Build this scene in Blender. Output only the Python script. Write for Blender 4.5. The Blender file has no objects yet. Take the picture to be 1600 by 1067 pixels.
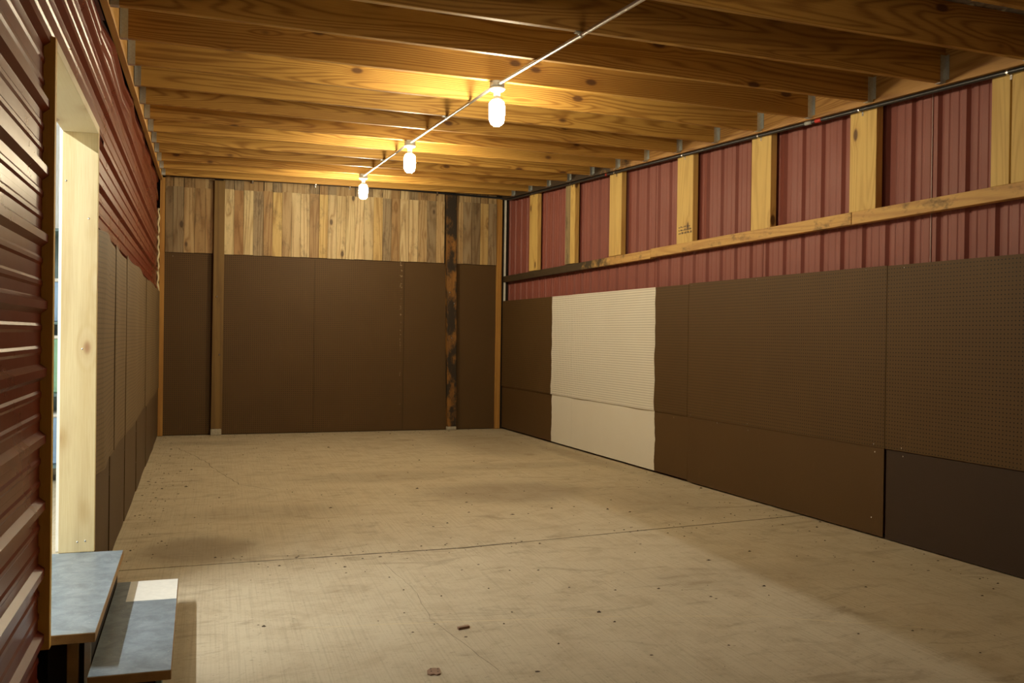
import bpy, bmesh, math, random
from mathutils import Vector, Matrix
random.seed(7)
I = 0.0254                                   # all measures below are inches
scene = bpy.context.scene
COL = scene.collection

# ------------------------------------------------------------------ camera, world, exposure
YAW, PITCH, ROLL, FPX, CAM_H = 0.3515, -0.006, -0.0137, 1482.73, 52.642
cam_d = bpy.data.cameras.new('camera'); cam = bpy.data.objects.new('camera', cam_d); COL.objects.link(cam)
cam_d.sensor_width = 36.0; cam_d.lens = FPX / 1600 * 36.0; cam_d.clip_start = 0.05; cam_d.clip_end = 100
_f = Vector((math.sin(YAW) * math.cos(PITCH), math.cos(YAW) * math.cos(PITCH), math.sin(PITCH)))
_r = Vector((math.cos(YAW), -math.sin(YAW), 0)); _u = _r.cross(_f)
_c, _s = math.cos(ROLL), math.sin(ROLL)
_r2 = _r * _c - _u * _s; _u2 = _u * _c + _r * _s
M = Matrix((( _r2.x, _u2.x, -_f.x, 0), (_r2.y, _u2.y, -_f.y, 0), (_r2.z, _u2.z, -_f.z, CAM_H * I), (0, 0, 0, 1)))
cam.matrix_world = M
scene.camera = cam
world = bpy.data.worlds.new('night'); scene.world = world; world.use_nodes = True
world.node_tree.nodes['Background'].inputs[0].default_value = (0.5, 0.55, 0.7, 1)
world.node_tree.nodes['Background'].inputs[1].default_value = 0.006
vs = scene.view_settings
vs.view_transform = 'Standard'; vs.look = 'None'; vs.gamma = 1; vs.use_curve_mapping = False
vs.exposure = -0.06
BULB = 500.0                                 # radiance of a ceiling bulb
BULB_COL = (1.0, 0.85, 0.57)
TUBE = 700.0                                 # radiance of the tubes in the next room
TUBE_COL = (0.94, 0.98, 1.0)

# ------------------------------------------------------------------ room measures (inches)
R, D = 179.94, 506.64                        # face of right wall, face of back wall
LA, LB = -17.61, 0.03225                     # left ledger face: x = LA + LB*y
LANG = math.atan(LB)
D0, SP = 485.015, 25.2586                    # far joist, joist spacing
FRONT = -46.0
def kk(y): return (D0 - y) / SP
def zr(y): return 128.66 - 1.0847 * kk(y)    # joist underside at the right wall
def zl(y): return 127.37 - 0.8651 * kk(y)    # ... at the left wall
def zc(x, y):
    t = (x - (LA + LB * y)) / (R - 2 - (LA + LB * y)); return zl(y) * (1 - t) + zr(y) * t

# ------------------------------------------------------------------ materials
class NT:
    def __init__(s, name):
        s.m = bpy.data.materials.new(name); s.m.use_nodes = True
        s.t = s.m.node_tree; s.b = s.t.nodes['Principled BSDF']
    def n(s, typ, ins=None, **kw):
        o = s.t.nodes.new(typ)
        for k, v in kw.items(): setattr(o, k, v)
        for k, v in (ins or {}).items(): s.set(o.inputs[k], v)
        return o
    def set(s, sock, v):
        if isinstance(v, bpy.types.NodeSocket): s.t.links.new(v, sock)
        else:
            if isinstance(v, (tuple, list)) and len(v) == 3 and sock.type == 'RGBA': v = (*v, 1)
            sock.default_value = v
    def math(s, op, a, b=0.0, c=0.0, clamp=False):
        o = s.n('ShaderNodeMath', {0: a, 1: b, 2: c}, operation=op, use_clamp=clamp); return o.outputs[0]
    def vmath(s, op, a, b=(0, 0, 0)):
        return s.n('ShaderNodeVectorMath', {0: a, 1: b}, operation=op).outputs[0]
    def mix(s, f, a, b, mode='MIX'):
        o = s.n('ShaderNodeMix', data_type='RGBA', blend_type=mode)
        s.set(o.inputs[0], f); s.set(o.inputs[6], a); s.set(o.inputs[7], b); return o.outputs[2]
    def sstep(s, v, lo, hi):
        o = s.n('ShaderNodeMapRange', {0: v, 1: lo, 2: hi, 3: 0.0, 4: 1.0}, interpolation_type='SMOOTHSTEP'); return o.outputs[0]
    def noise(s, v, scale, detail=3, rough=0.55, dist=0.0):
        return s.n('ShaderNodeTexNoise', {'Vector': v, 'Scale': scale, 'Detail': detail, 'Roughness': rough, 'Distortion': dist}).outputs[0]
    def obj(s): return s.n('ShaderNodeTexCoord').outputs['Object']
    def rnd(s): return s.n('ShaderNodeObjectInfo').outputs['Random']
    def ocol(s): return s.n('ShaderNodeObjectInfo').outputs['Color']
    def xyz(s, v): return s.n('ShaderNodeSeparateXYZ', {0: v}).outputs
    def bump(s, h, strength=0.3, dist=0.002):
        o = s.n('ShaderNodeBump', {'Height': h, 'Strength': strength, 'Distance': dist}); s.set(s.b.inputs['Normal'], o.outputs[0])
    def out(s, col, rough=0.6, spec=None, metal=None):
        s.set(s.b.inputs['Base Color'], col); s.set(s.b.inputs['Roughness'], rough)
        if spec is not None: s.set(s.b.inputs['Specular IOR Level'], spec)
        if metal is not None: s.set(s.b.inputs['Metallic'], metal)
        return s.m

def plain(name, col, rough=0.6, metal=0.0, spec=0.5, var=0.15, scale=30):
    t = NT(name); v = t.obj()
    n = t.noise(v, scale, 4)
    return t.out(t.mix(n, tuple(c * (1 - var) for c in col), tuple(min(1, c * (1 + var)) for c in col)), rough, spec, metal)

def wood(name, light, dark, knotc, axis='x', ring=26.0, tint=False, rough=0.6, knots=0.62, stain=None, grime=0.0, ringmix=0.75, gt=(0.5, 0.72), gs=9.0):
    t = NT(name); v = t.obj(); r = t.rnd()
    off = t.n('ShaderNodeCombineXYZ', {0: t.math('MULTIPLY', r, 31.0), 1: t.math('MULTIPLY', r, 57.0), 2: t.math('MULTIPLY', r, 19.0)}).outputs[0]
    p = t.vmath('ADD', v, off)
    def sc(lo, cr): return tuple(lo if a == axis else cr for a in 'xyz')
    # knots
    kv = t.vmath('MULTIPLY', p, sc(2.6, 5.2))
    vo = t.n('ShaderNodeTexVoronoi', {'Vector': kv, 'Scale': 1.0, 'Randomness': 1.0})
    gate = t.math('GREATER_THAN', t.xyz(vo.outputs['Color'])[0], knots)
    kd = vo.outputs['Distance']
    near = t.math('MULTIPLY', t.math('SUBTRACT', 1.0, t.sstep(kd, 0.06, 0.36)), gate)
    core = t.math('MULTIPLY', t.math('SUBTRACT', 1.0, t.sstep(kd, 0.08, 0.15)), gate)
    # rings
    n1 = t.noise(t.vmath('MULTIPLY', p, sc(0.26, 4.2)), 1.0, 2, 0.4, 0.15)
    ph = t.math('ADD', t.math('MULTIPLY', n1, ring * 2.6), t.math('MULTIPLY', near, 5.0))
    cr = 'z' if axis != 'z' else 'x'
    ph = t.math('ADD', ph, t.math('MULTIPLY', t.xyz(p)[2 if cr == 'z' else 0], ring * 2.0))
    rg = t.math('MULTIPLY_ADD', t.math('SINE', ph), 0.5, 0.5)
    rg = t.math('POWER', rg, 2.2)
    fine = t.noise(t.vmath('MULTIPLY', p, sc(7.0, 260.0)), 1.0, 2, 0.6)
    big = t.noise(t.vmath('MULTIPLY', p, sc(1.2, 6.0)), 1.0, 3, 0.6)
    f = t.math('ADD', t.math('MULTIPLY', rg, ringmix * 0.6), t.math('MULTIPLY', t.math('SUBTRACT', fine, 0.35), 0.8), clamp=True)
    if tint:
        oc = t.ocol(); lc = oc; dc = t.mix(1.0, oc, dark, 'MULTIPLY')
    else: lc, dc = light, dark
    c = t.mix(f, lc, dc)
    c = t.mix(t.math('MULTIPLY', t.sstep(big, 0.5, 0.8), 0.45), c, t.mix(1.0, c, (0.62, 0.52, 0.42), 'MULTIPLY'))
    c = t.mix(t.math('MULTIPLY', near, 0.35), c, t.mix(1.0, c, (0.6, 0.42, 0.28), 'MULTIPLY'))
    c = t.mix(t.math('MULTIPLY', core, 0.85), c, knotc)
    if grime:
        g = t.noise(t.vmath('MULTIPLY', p, sc(0.5, 1.0)), gs, 5, 0.7)
        c = t.mix(t.math('MULTIPLY', t.sstep(g, *gt), grime), c, (0.03, 0.021, 0.013))
    if stain is not None:                     # black damp stain, part of the board from a world depth on
        pos = t.n('ShaderNodeNewGeometry').outputs['Position']
        y = t.xyz(pos)[1]
        g = t.noise(pos, 7.0, 5, 0.7)
        w = t.math('ADD', t.math('MULTIPLY', t.math('SUBTRACT', y, stain * I), 0.9), t.math('MULTIPLY', t.math('SUBTRACT', g, 0.5), 3.0))
        c = t.mix(t.math('MULTIPLY', t.sstep(w, -0.25, 0.55), 0.93), c, (0.022, 0.017, 0.012))
    t.bump(t.math('ADD', fine, t.math('MULTIPLY', rg, 0.5)), 0.25, 0.0015)
    return t.out(c, rough, 0.35)

JL, JD, JK = (0.52, 0.295, 0.066), (0.25, 0.110, 0.017), (0.075, 0.028, 0.010)
m_joist = wood('joist_pine', JL, JD, JK, 'x', ring=75, ringmix=1.15, knots=0.05)
m_ledge = wood('ledger_pine', (0.46, 0.25, 0.075), (0.24, 0.105, 0.025), JK, 'y', ring=60, ringmix=1.1, knots=0.2, stain=352)
m_ledge_l = wood('ledger_pine_clean', (0.58, 0.33, 0.10), (0.42, 0.20, 0.05), JK, 'y')
m_rail = wood('rail_pine', (0.62, 0.38, 0.12), (0.40, 0.20, 0.06), JK, 'y', stain=372, grime=0.75)
m_stud = wood('stud_pine', (0.70, 0.49, 0.155), (0.50, 0.30, 0.08), JK, 'z', ring=40, knots=0.45)
m_stud_d = wood('stud_weathered', (0.36, 0.27, 0.14), (0.17, 0.11, 0.05), (0.04, 0.025, 0.015), 'z', ring=20, grime=0.6)
m_post = wood('post_brown', (0.22, 0.13, 0.038), (0.11, 0.06, 0.018), (0.05, 0.028, 0.012), 'z', ring=18)
m_post_d = wood('post_stained', (0.30, 0.14, 0.03), (0.14, 0.06, 0.016), (0.03, 0.02, 0.012), 'z', ring=18, grime=1.0, gt=(0.40, 0.56), gs=6.0)
m_corner = wood('corner_pine', (0.50, 0.26, 0.06), (0.30, 0.13, 0.03), JK, 'z')
m_plank = wood('pallet_plank', (0.6, 0.5, 0.3), (0.50, 0.38, 0.27), (0.07, 0.04, 0.02), 'z', ring=34, tint=True, knots=0.5, grime=0.45, ringmix=0.9)
m_jamb = wood('jamb_white_pine', (0.74, 0.62, 0.35), (0.56, 0.39, 0.16), (0.30, 0.13, 0.05), 'z', ring=9, knots=0.3, ringmix=0.6)
m_jamb_s = wood('jamb_old_pine', (0.72, 0.46, 0.10), (0.55, 0.33, 0.06), (0.12, 0.05, 0.02), 'z', ring=8)
m_head = wood('head_jamb_pine', (0.74, 0.66, 0.46), (0.66, 0.55, 0.33), (0.28, 0.17, 0.10), 'y', ring=6, knots=0.5, ringmix=0.5)
m_edge = wood('tread_edge', (0.42, 0.25, 0.09), (0.26, 0.14, 0.05), JK, 'y', ring=20)

def siding_mat(name, c1, c2, rough, spec=0.4):
    t = NT(name); v = t.obj()
    n = t.noise(v, 3.0, 4); d = t.noise(v, 60.0, 4, 0.7)
    c = t.mix(n, c1, c2)
    c = t.mix(t.math('MULTIPLY', t.sstep(d, 0.66, 0.75), 0.6), c, tuple(x * 0.3 for x in c1))
    t.bump(d, 0.03, 0.002)
    return t.out(c, t.math('MULTIPLY_ADD', n, 0.2, rough - 0.1), spec)
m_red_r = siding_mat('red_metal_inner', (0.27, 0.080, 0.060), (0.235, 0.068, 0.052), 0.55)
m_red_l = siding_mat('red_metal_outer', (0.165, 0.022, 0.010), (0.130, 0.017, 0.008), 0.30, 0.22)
m_lap = plain('bare_panel_edge', (0.40, 0.26, 0.23), 0.4)
m_roof = plain('roof_metal', (0.50, 0.50, 0.48), 0.45, 0.3)
m_dark = plain('sheathing_dark', (0.03, 0.022, 0.016), 0.9)
m_black = plain('black_plastic', (0.018, 0.018, 0.02), 0.35)
m_redlab = plain('red_print', (0.55, 0.03, 0.02), 0.5)
m_greylab = plain('grey_print', (0.35, 0.36, 0.34), 0.5)
m_galv = plain('galvanised', (0.62, 0.66, 0.66), 0.35, 0.85, var=0.25, scale=60)
m_steel = plain('bright_steel', (0.8, 0.8, 0.8), 0.25, 1.0)
m_cond = plain('conduit_steel', (0.66, 0.65, 0.64), 0.3, 0.9)
m_boxg = plain('box_steel', (0.5, 0.5, 0.48), 0.45, 0.6)
m_porc = plain('porcelain', (0.82, 0.80, 0.74), 0.35)
m_foam = plain('foam', (0.72, 0.62, 0.38), 0.9)
m_white = plain('white_trim', (0.72, 0.70, 0.62), 0.6)
m_wallw = plain('white_wall_paint', (0.80, 0.80, 0.77), 0.7, var=0.04)
m_footing = plain('footing_concrete', (0.42, 0.38, 0.30), 0.95, var=0.35, scale=40)
m_teal = plain('teal_paint', (0.10, 0.17, 0.17), 0.4)
m_green = plain('green_plastic', (0.22, 0.42, 0.27), 0.5)
m_blue = plain('blue_plastic', (0.25, 0.38, 0.55), 0.4)
m_chip = plain('hardboard_scrap', (0.26, 0.15, 0.09), 0.8)
m_crumb = plain('dirt_crumb', (0.075, 0.05, 0.03), 0.95)
m_chalk = plain('chalk', (0.60, 0.50, 0.30), 0.95, var=0.1)
m_crack = plain('crack_dirt', (0.15, 0.115, 0.075), 0.95)
m_ink = plain('stamp_ink', (0.10, 0.07, 0.05), 0.9)
m_hole = plain('hole_dark', (0.01, 0.008, 0.006), 0.95)

def emit(name, col, st):
    m = bpy.data.materials.new(name); m.use_nodes = True; t = m.node_tree
    b = t.nodes['Principled BSDF']; b.inputs['Base Color'].default_value = (0.8, 0.8, 0.8, 1)
    b.inputs['Emission Color'].default_value = (*col, 1); b.inputs['Emission Strength'].default_value = st
    return m
m_bulb = emit('bulb_glow', BULB_COL, BULB)
m_bulb_standin = emit('bulb_glow_standin', (1.0, 0.80, 0.52), BULB * 0.16)
m_tube = emit('tube_glow', TUBE_COL, TUBE)

def board_mat(name, holes, c1, c2, paint=None, scuff=0.18, chips=None):
    """pegboard / hardboard; object x runs along the sheet, object z up, metres. paint=(x0,x1) brushed white area"""
    t = NT(name); v = t.obj(); x, y, z = t.xyz(v)
    n = t.noise(t.vmath('ADD', v, t.n('ShaderNodeCombineXYZ', {0: t.math('MULTIPLY', t.rnd(), 9.0)}).outputs[0]), 1.7, 4, 0.6)
    fib = t.noise(v, 150.0, 3, 0.6)
    c = t.mix(n, c1, c2)
    c = t.mix(t.math('MULTIPLY', t.sstep(fib, 0.35, 0.75), 0.3), c, tuple(a * 0.6 for a in c1))
    sc = t.noise(t.vmath('MULTIPLY', v, (3.0, 1, 1.2)), 2.5, 6, 0.75)
    c = t.mix(t.math('MULTIPLY', t.sstep(sc, 0.55, 0.8), scuff), c, tuple(min(1, a * 1.7 + 0.01) for a in c1))
    if paint:
        wob = t.math('MULTIPLY', t.math('SUBTRACT', t.noise(t.vmath('MULTIPLY', v, (0.2, 1, 1)), 5.0, 3), 0.5), 0.075)
        xx = t.math('ADD', x, wob)
        msk = t.math('MULTIPLY', t.math('GREATER_THAN', xx, paint[0] * I), t.math('LESS_THAN', xx, paint[1] * I))
        pw = t.mix(n, (0.80, 0.77, 0.68), (0.74, 0.70, 0.60))
        c = t.mix(msk, c, pw)
    if chips is not None:
        cn = t.noise(v, 26.0, 5, 0.75); dx = t.math('ABSOLUTE', t.math('SUBTRACT', x, chips * I))
        w = t.math('SUBTRACT', t.math('ADD', cn, t.math('MULTIPLY', t.sstep(z, 0.6, 2.3), 0.06)), t.math('MULTIPLY', dx, 4.5))
        c = t.mix(t.math('MULTIPLY', t.sstep(w, 0.56, 0.62), 0.75), c, (0.42, 0.32, 0.19))
    if holes:
        px = t.math('SUBTRACT', t.math('FRACT', t.math('DIVIDE', x, I)), 0.5)
        pz = t.math('SUBTRACT', t.math('FRACT', t.math('DIVIDE', z, I)), 0.5)
        d = t.math('SQRT', t.math('ADD', t.math('MULTIPLY', px, px), t.math('MULTIPLY', pz, pz)))
        h = t.math('LESS_THAN', d, 0.165)
        c = t.mix(h, c, (0.012, 0.009, 0.007))
    t.bump(fib, 0.12, 0.001)
    return t.out(c, t.math('MULTIPLY_ADD', fib, 0.2, 0.5), 0.25)
PB1, PB2 = (0.122, 0.068, 0.024), (0.092, 0.050, 0.017)
HB1, HB2 = (0.115, 0.063, 0.022), (0.092, 0.049, 0.017)
m_peg = board_mat('pegboard', True, PB1, PB2)
m_hard = board_mat('hardboard', False, HB1, HB2)
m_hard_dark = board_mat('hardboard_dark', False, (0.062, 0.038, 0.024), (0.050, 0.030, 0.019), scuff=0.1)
m_peg_left = board_mat('pegboard_pale', True, (0.195, 0.130, 0.064), (0.165, 0.108, 0.052))
m_hard_left = board_mat('hardboard_left', False, (0.115, 0.070, 0.032), (0.09, 0.054, 0.025))

def concrete():
    t = NT('broomed_concrete'); v = t.n('ShaderNodeNewGeometry').outputs['Position']; x, y, z = t.xyz(v)
    big = t.noise(v, 0.9, 5, 0.6); mid = t.noise(v, 4.5, 6, 0.65, 0.4); fine = t.noise(v, 38.0, 7, 0.78)
    rot = t.n('ShaderNodeVectorRotate', {'Vector': v, 'Angle': 0.05}, rotation_type='Z_AXIS').outputs[0]
    broom = t.noise(t.vmath('MULTIPLY', rot, (95.0, 1.3, 1.0)), 1.0, 3, 0.6)
    swirl = t.noise(t.vmath('MULTIPLY', v, (0.8, 2.2, 1)), 2.2, 6, 0.7, 1.2)
    c = t.mix(big, (0.60, 0.52, 0.365), (0.49, 0.41, 0.275))
    c = t.mix(t.math('MULTIPLY', t.sstep(mid, 0.42, 0.72), 0.45), c, (0.34, 0.255, 0.15))
    c = t.mix(t.math('MULTIPLY', t.sstep(broom, 0.45, 0.68), 0.32), c, (0.34, 0.275, 0.18))
    c = t.mix(t.math('MULTIPLY', t.sstep(swirl, 0.53, 0.68), 0.42), c, (0.24, 0.175, 0.105))
    c = t.mix(t.math('MULTIPLY', t.sstep(fine, 0.54, 0.68), 0.5), c, (0.20, 0.155, 0.10))
    sp = t.noise(v, 21.0, 5, 0.72)
    c = t.mix(t.math('MULTIPLY', t.sstep(sp, 0.66, 0.70), 0.6), c, (0.11, 0.08, 0.05))
    sw = t.noise(t.vmath('MULTIPLY', v, (1.0, 0.35, 1)), 30.0, 5, 0.7)
    c = t.mix(t.math('MULTIPLY', t.sstep(sw, 0.64, 0.72), 0.3), c, (0.56, 0.50, 0.38))
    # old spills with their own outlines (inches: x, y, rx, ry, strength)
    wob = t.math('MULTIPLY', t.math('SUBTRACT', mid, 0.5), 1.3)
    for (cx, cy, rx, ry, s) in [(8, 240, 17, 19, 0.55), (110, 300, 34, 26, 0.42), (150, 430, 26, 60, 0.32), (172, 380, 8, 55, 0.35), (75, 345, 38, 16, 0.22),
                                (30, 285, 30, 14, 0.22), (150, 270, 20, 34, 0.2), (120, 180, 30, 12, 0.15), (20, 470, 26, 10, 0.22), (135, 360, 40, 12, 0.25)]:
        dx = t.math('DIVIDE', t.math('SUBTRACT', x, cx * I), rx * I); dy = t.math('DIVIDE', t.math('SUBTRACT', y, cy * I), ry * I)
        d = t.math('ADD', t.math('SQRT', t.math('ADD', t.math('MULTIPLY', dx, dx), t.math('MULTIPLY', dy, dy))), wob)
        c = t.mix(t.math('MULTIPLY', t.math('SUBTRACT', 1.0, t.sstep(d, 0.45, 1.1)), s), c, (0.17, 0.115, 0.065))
    t.bump(t.math('ADD', t.math('MULTIPLY', broom, 0.8), t.math('MULTIPLY', fine, 0.4)), 0.22, 0.003)
    return t.out(c, 0.82, 0.3)
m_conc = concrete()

def tread_paint():
    t = NT('blue_grey_tread_paint'); v = t.obj()
    n = t.sstep(t.noise(v, 9.0, 6, 0.7, 0.6), 0.3, 0.7); st = t.noise(t.vmath('MULTIPLY', v, (9.0, 60.0, 1)), 1.0, 4); sp = t.noise(v, 55.0, 3, 0.7)
    c = t.mix(n, (0.145, 0.18, 0.20), (0.27, 0.32, 0.35))
    c = t.mix(t.math('MULTIPLY', t.sstep(st, 0.5, 0.75), 0.35), c, (0.19, 0.22, 0.24))
    c = t.mix(t.math('MULTIPLY', t.sstep(sp, 0.64, 0.70), 0.6), c, (0.5, 0.52, 0.5))
    return t.out(c, 0.4, 0.5)
m_tread = tread_paint()

# ------------------------------------------------------------------ mesh helpers
def new_obj(name, me, mat=None, parent=None, loc=(0, 0, 0)):
    o = bpy.data.objects.new(name, me); COL.objects.link(o)
    if mat is not None:
        for m in (mat if isinstance(mat, (list, tuple)) else [mat]): me.materials.append(m)
    if parent: o.parent = parent
    o.location = Vector(loc) * I
    return o
def tag(o, label=None, cat=None, group=None, kind=None):
    if label: o['label'] = label
    if cat: o['category'] = cat
    if group: o['group'] = group
    if kind: o['kind'] = kind
    return o
def empty(name, loc=(0, 0, 0), rz=0.0):
    o = bpy.data.objects.new(name, None); COL.objects.link(o); o.location = Vector(loc) * I; o.rotation_euler = (0, 0, rz)
    o.empty_display_size = 0.1
    return o
def bm_mesh(bm, name, smooth=False):
    bmesh.ops.recalc_face_normals(bm, faces=bm.faces)
    me = bpy.data.meshes.new(name); bm.to_mesh(me); bm.free()
    if smooth:
        for p in me.polygons: p.use_smooth = True
    return me
def add_box(bm, x0, x1, y0, y1, z0, z1):
    vs_ = [bm.verts.new((x * I, y * I, z * I)) for x, y, z in ((x0, y0, z0), (x1, y0, z0), (x1, y1, z0), (x0, y1, z0), (x0, y0, z1), (x1, y0, z1), (x1, y1, z1), (x0, y1, z1))]
    fs = [bm.faces.new([vs_[i] for i in q]) for q in ((0, 3, 2, 1), (4, 5, 6, 7), (0, 1, 5, 4), (1, 2, 6, 5), (2, 3, 7, 6), (3, 0, 4, 7))]
    return vs_, fs
def box(name, x0, x1, y0, y1, z0, z1, mat, parent=None, bevel=0.0, rot=None):
    cx, cy, cz = (x0 + x1) / 2, (y0 + y1) / 2, (z0 + z1) / 2
    bm = bmesh.new(); add_box(bm, x0 - cx, x1 - cx, y0 - cy, y1 - cy, z0 - cz, z1 - cz)
    if bevel: bmesh.ops.bevel(bm, geom=bm.edges[:], offset=bevel * I, segments=1, affect='EDGES', profile=0.5)
    o = new_obj(name, bm_mesh(bm, name), mat, parent, (cx, cy, cz))
    if rot: o.rotation_euler = rot
    return o
def hexa(name, pts, mat, parent=None, bevel=0.0):
    """eight corners, bottom four then top four; origin at the mean"""
    c = sum((Vector(p) for p in pts), Vector()) / 8
    bm = bmesh.new(); v = [bm.verts.new((Vector(p) - c) * I) for p in pts]
    for q in ((0, 3, 2, 1), (4, 5, 6, 7), (0, 1, 5, 4), (1, 2, 6, 5), (2, 3, 7, 6), (3, 0, 4, 7)): bm.faces.new([v[i] for i in q])
    if bevel: bmesh.ops.bevel(bm, geom=bm.edges[:], offset=bevel * I, segments=1, affect='EDGES', profile=0.5)
    return new_obj(name, bm_mesh(bm, name), mat, parent, c)
def tube_bm(bm, pts, rad, seg=10):
    pts = [Vector(p) * I for p in pts]; rings = []
    for i, p in enumerate(pts):
        a = pts[max(i - 1, 0)]; b = pts[min(i + 1, len(pts) - 1)]; d = (b - a).normalized()
        up = Vector((0, 0, 1)) if abs(d.z) < 0.9 else Vector((1, 0, 0))
        s = d.cross(up).normalized(); u = s.cross(d)
        rings.append([bm.verts.new(p + (s * math.cos(2 * math.pi * j / seg) + u * math.sin(2 * math.pi * j / seg)) * rad * I) for j in range(seg)])
    for a, b in zip(rings, rings[1:]):
        for j in range(seg): bm.faces.new((a[j], a[(j + 1) % seg], b[(j + 1) % seg], b[j]))
    bm.faces.new(rings[0][::-1]); bm.faces.new(rings[-1])
def tube(name, pts, rad, mat, parent=None, seg=10, loc=(0, 0, 0)):
    bm = bmesh.new(); tube_bm(bm, pts, rad, seg); return new_obj(name, bm_mesh(bm, name, True), mat, parent, loc)
def lathe(name, prof, mat, parent=None, loc=(0, 0, 0), seg=24):
    bm = bmesh.new(); rings = []
    for r, z in prof:
        rings.append([bm.verts.new((max(r, 0.001) * I * math.cos(2 * math.pi * j / seg), max(r, 0.001) * I * math.sin(2 * math.pi * j / seg), z * I)) for j in range(seg)])
    for a, b in zip(rings, rings[1:]):
        for j in range(seg): bm.faces.new((a[j], a[(j + 1) % seg], b[(j + 1) % seg], b[j]))
    bm.faces.new(rings[0]); bm.faces.new(rings[-1])
    return new_obj(name, bm_mesh(bm, name, True), mat, parent, loc)

# ribbed metal panel: u across the ribs, w along them, d = depth of profile
def rib_profile(u0, u1, phase, pitch, hmaj, hmin):
    pts = {}
    def put(u, h):
        if u0 <= u <= u1: pts[round(u, 4)] = h
    put(u0, 0); put(u1, 0)
    k = math.floor((u0 - phase) / pitch) - 1
    while phase + k * pitch < u1 + pitch:
        c = phase + k * pitch
        for du, h in ((-1.15, 0), (-0.5, hmaj), (0.5, hmaj), (1.15, 0)): put(c + du, h)
        for m in (pitch / 3, 2 * pitch / 3):
            for du, h in ((-0.6, 0), (-0.25, hmin), (0.25, hmin), (0.6, 0)): put(c + m + du, h)
        k += 1
    return sorted(pts.items())

# ------------------------------------------------------------------ floor
floor = empty('floor'); tag(floor, 'bare broom-finished concrete floor with a control joint', kind='structure')
def jointy(x): return 224.3 if x < 70 else 224.3 + (x - 70) * 0.112
def slab(pts, name='concrete_slab'):
    n = len(pts); bm = bmesh.new()
    b = [bm.verts.new((x * I, y * I, -4 * I)) for x, y in pts]; t_ = [bm.verts.new((x * I, y * I, 0)) for x, y in pts]
    bm.faces.new(t_); bm.faces.new(b[::-1])
    for i in range(n): bm.faces.new((b[i], b[(i + 1) % n], t_[(i + 1) % n], t_[i]))
    top = [e for e in bm.edges if all(v.co.z > -0.001 for v in e.verts)]
    bmesh.ops.bevel(bm, geom=top, offset=0.2 * I, segments=2, affect='EDGES', profile=0.6)
    return new_obj(name, bm_mesh(bm, name), m_conc, floor)
g = 0.28
xs = [-30, 20, 70, 125, 190]
wob = [0, .35, -.3, .4, 0]
ln = [(x, jointy(x) + w) for x, w in zip(xs, wob)]
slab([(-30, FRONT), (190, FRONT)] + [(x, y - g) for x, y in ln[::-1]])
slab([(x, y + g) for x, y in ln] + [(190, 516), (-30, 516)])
box('joint_filler', -30, 190, 215, 245, -5, -0.45, m_crack, floor)
def strip(name, pts, w, mat, zt=0.012):
    bm = bmesh.new(); prev = None
    for i, p in enumerate(pts):
        a = Vector(pts[max(i - 1, 0)]); b = Vector(pts[min(i + 1, len(pts) - 1)]); d = (b - a).normalized(); nrm = Vector((-d.y, d.x))
        ww = w * random.uniform(0.5, 1.1)
        q = [bm.verts.new(((p[0] + nrm.x * s * ww / 2) * I, (p[1] + nrm.y * s * ww / 2) * I, zt * I)) for s in (-1, 1)]
        if prev: bm.faces.new((prev[0], q[0], q[1], prev[1]))
        prev = q
    return new_obj(name, bm_mesh(bm, name), mat, floor)
def curve(pts, n=14, jit=0.25):
    out = []
    for a, b in zip(pts, pts[1:]):
        for i in range(n): out.append((a[0] + (b[0] - a[0]) * i / n + random.uniform(-jit, jit), a[1] + (b[1] - a[1]) * i / n + random.uniform(-jit, jit)))
    out.append(pts[-1]); return out
strip('chalk_line', curve([(24.5, 171.1), (41.5, 168.5), (61, 164.7), (85, 159.7), (108, 152), (137, 134)], 10, 0.06), 0.35, m_chalk)
strip('crack', curve([(6, 455), (11, 430), (16, 405), (20, 370), (25, 340), (35, 325)], 8, 0.5), 0.28, m_crack)
for q in range(9):
    xa = 14 + q * 18.2; strip('joint_dirt', [(xa + d_, jointy(xa + d_) + random.uniform(-.12, .12)) for d_ in range(0, 19, 2)], random.choice((.5, .7, .95, .4)), m_crack, 0.02)
strip('crack', curve([(60, 262), (70, 240), (75, 226)], 8, 0.15), 0.07, m_crack)
strip('crack', curve([(48, 215), (49, 190), (47, 170), (50, 140)], 8, 0.2), 0.09, m_crack)

# ------------------------------------------------------------------ roof deck, joists, hangers
ceiling = empty('ceiling'); tag(ceiling, 'open joist ceiling under a ribbed metal roof', kind='structure')
JH = 9.25
def roof_panel(x0, x1):
    prof = rib_profile(x0, x1, x0 + 1.3, 9.0, 0.75, 0.2); bm = bmesh.new(); rows = []
    for y in (FRONT, 120.0, 300.0, 520.0):
        rows.append([bm.verts.new((x * I, y * I, (zc(x, y) + JH + 0.1 + h) * I)) for x, h in prof])
    for a, b in zip(rows, rows[1:]):
        for j in range(len(prof) - 1): bm.faces.new((a[j], a[j + 1], b[j + 1], b[j]))
    new_obj('roof_panel', bm_mesh(bm, 'roof_panel'), m_roof, ceiling)
for i in range(6): roof_panel(-30 + 36 * i, -30 + 36 * i + 35.95)

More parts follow.
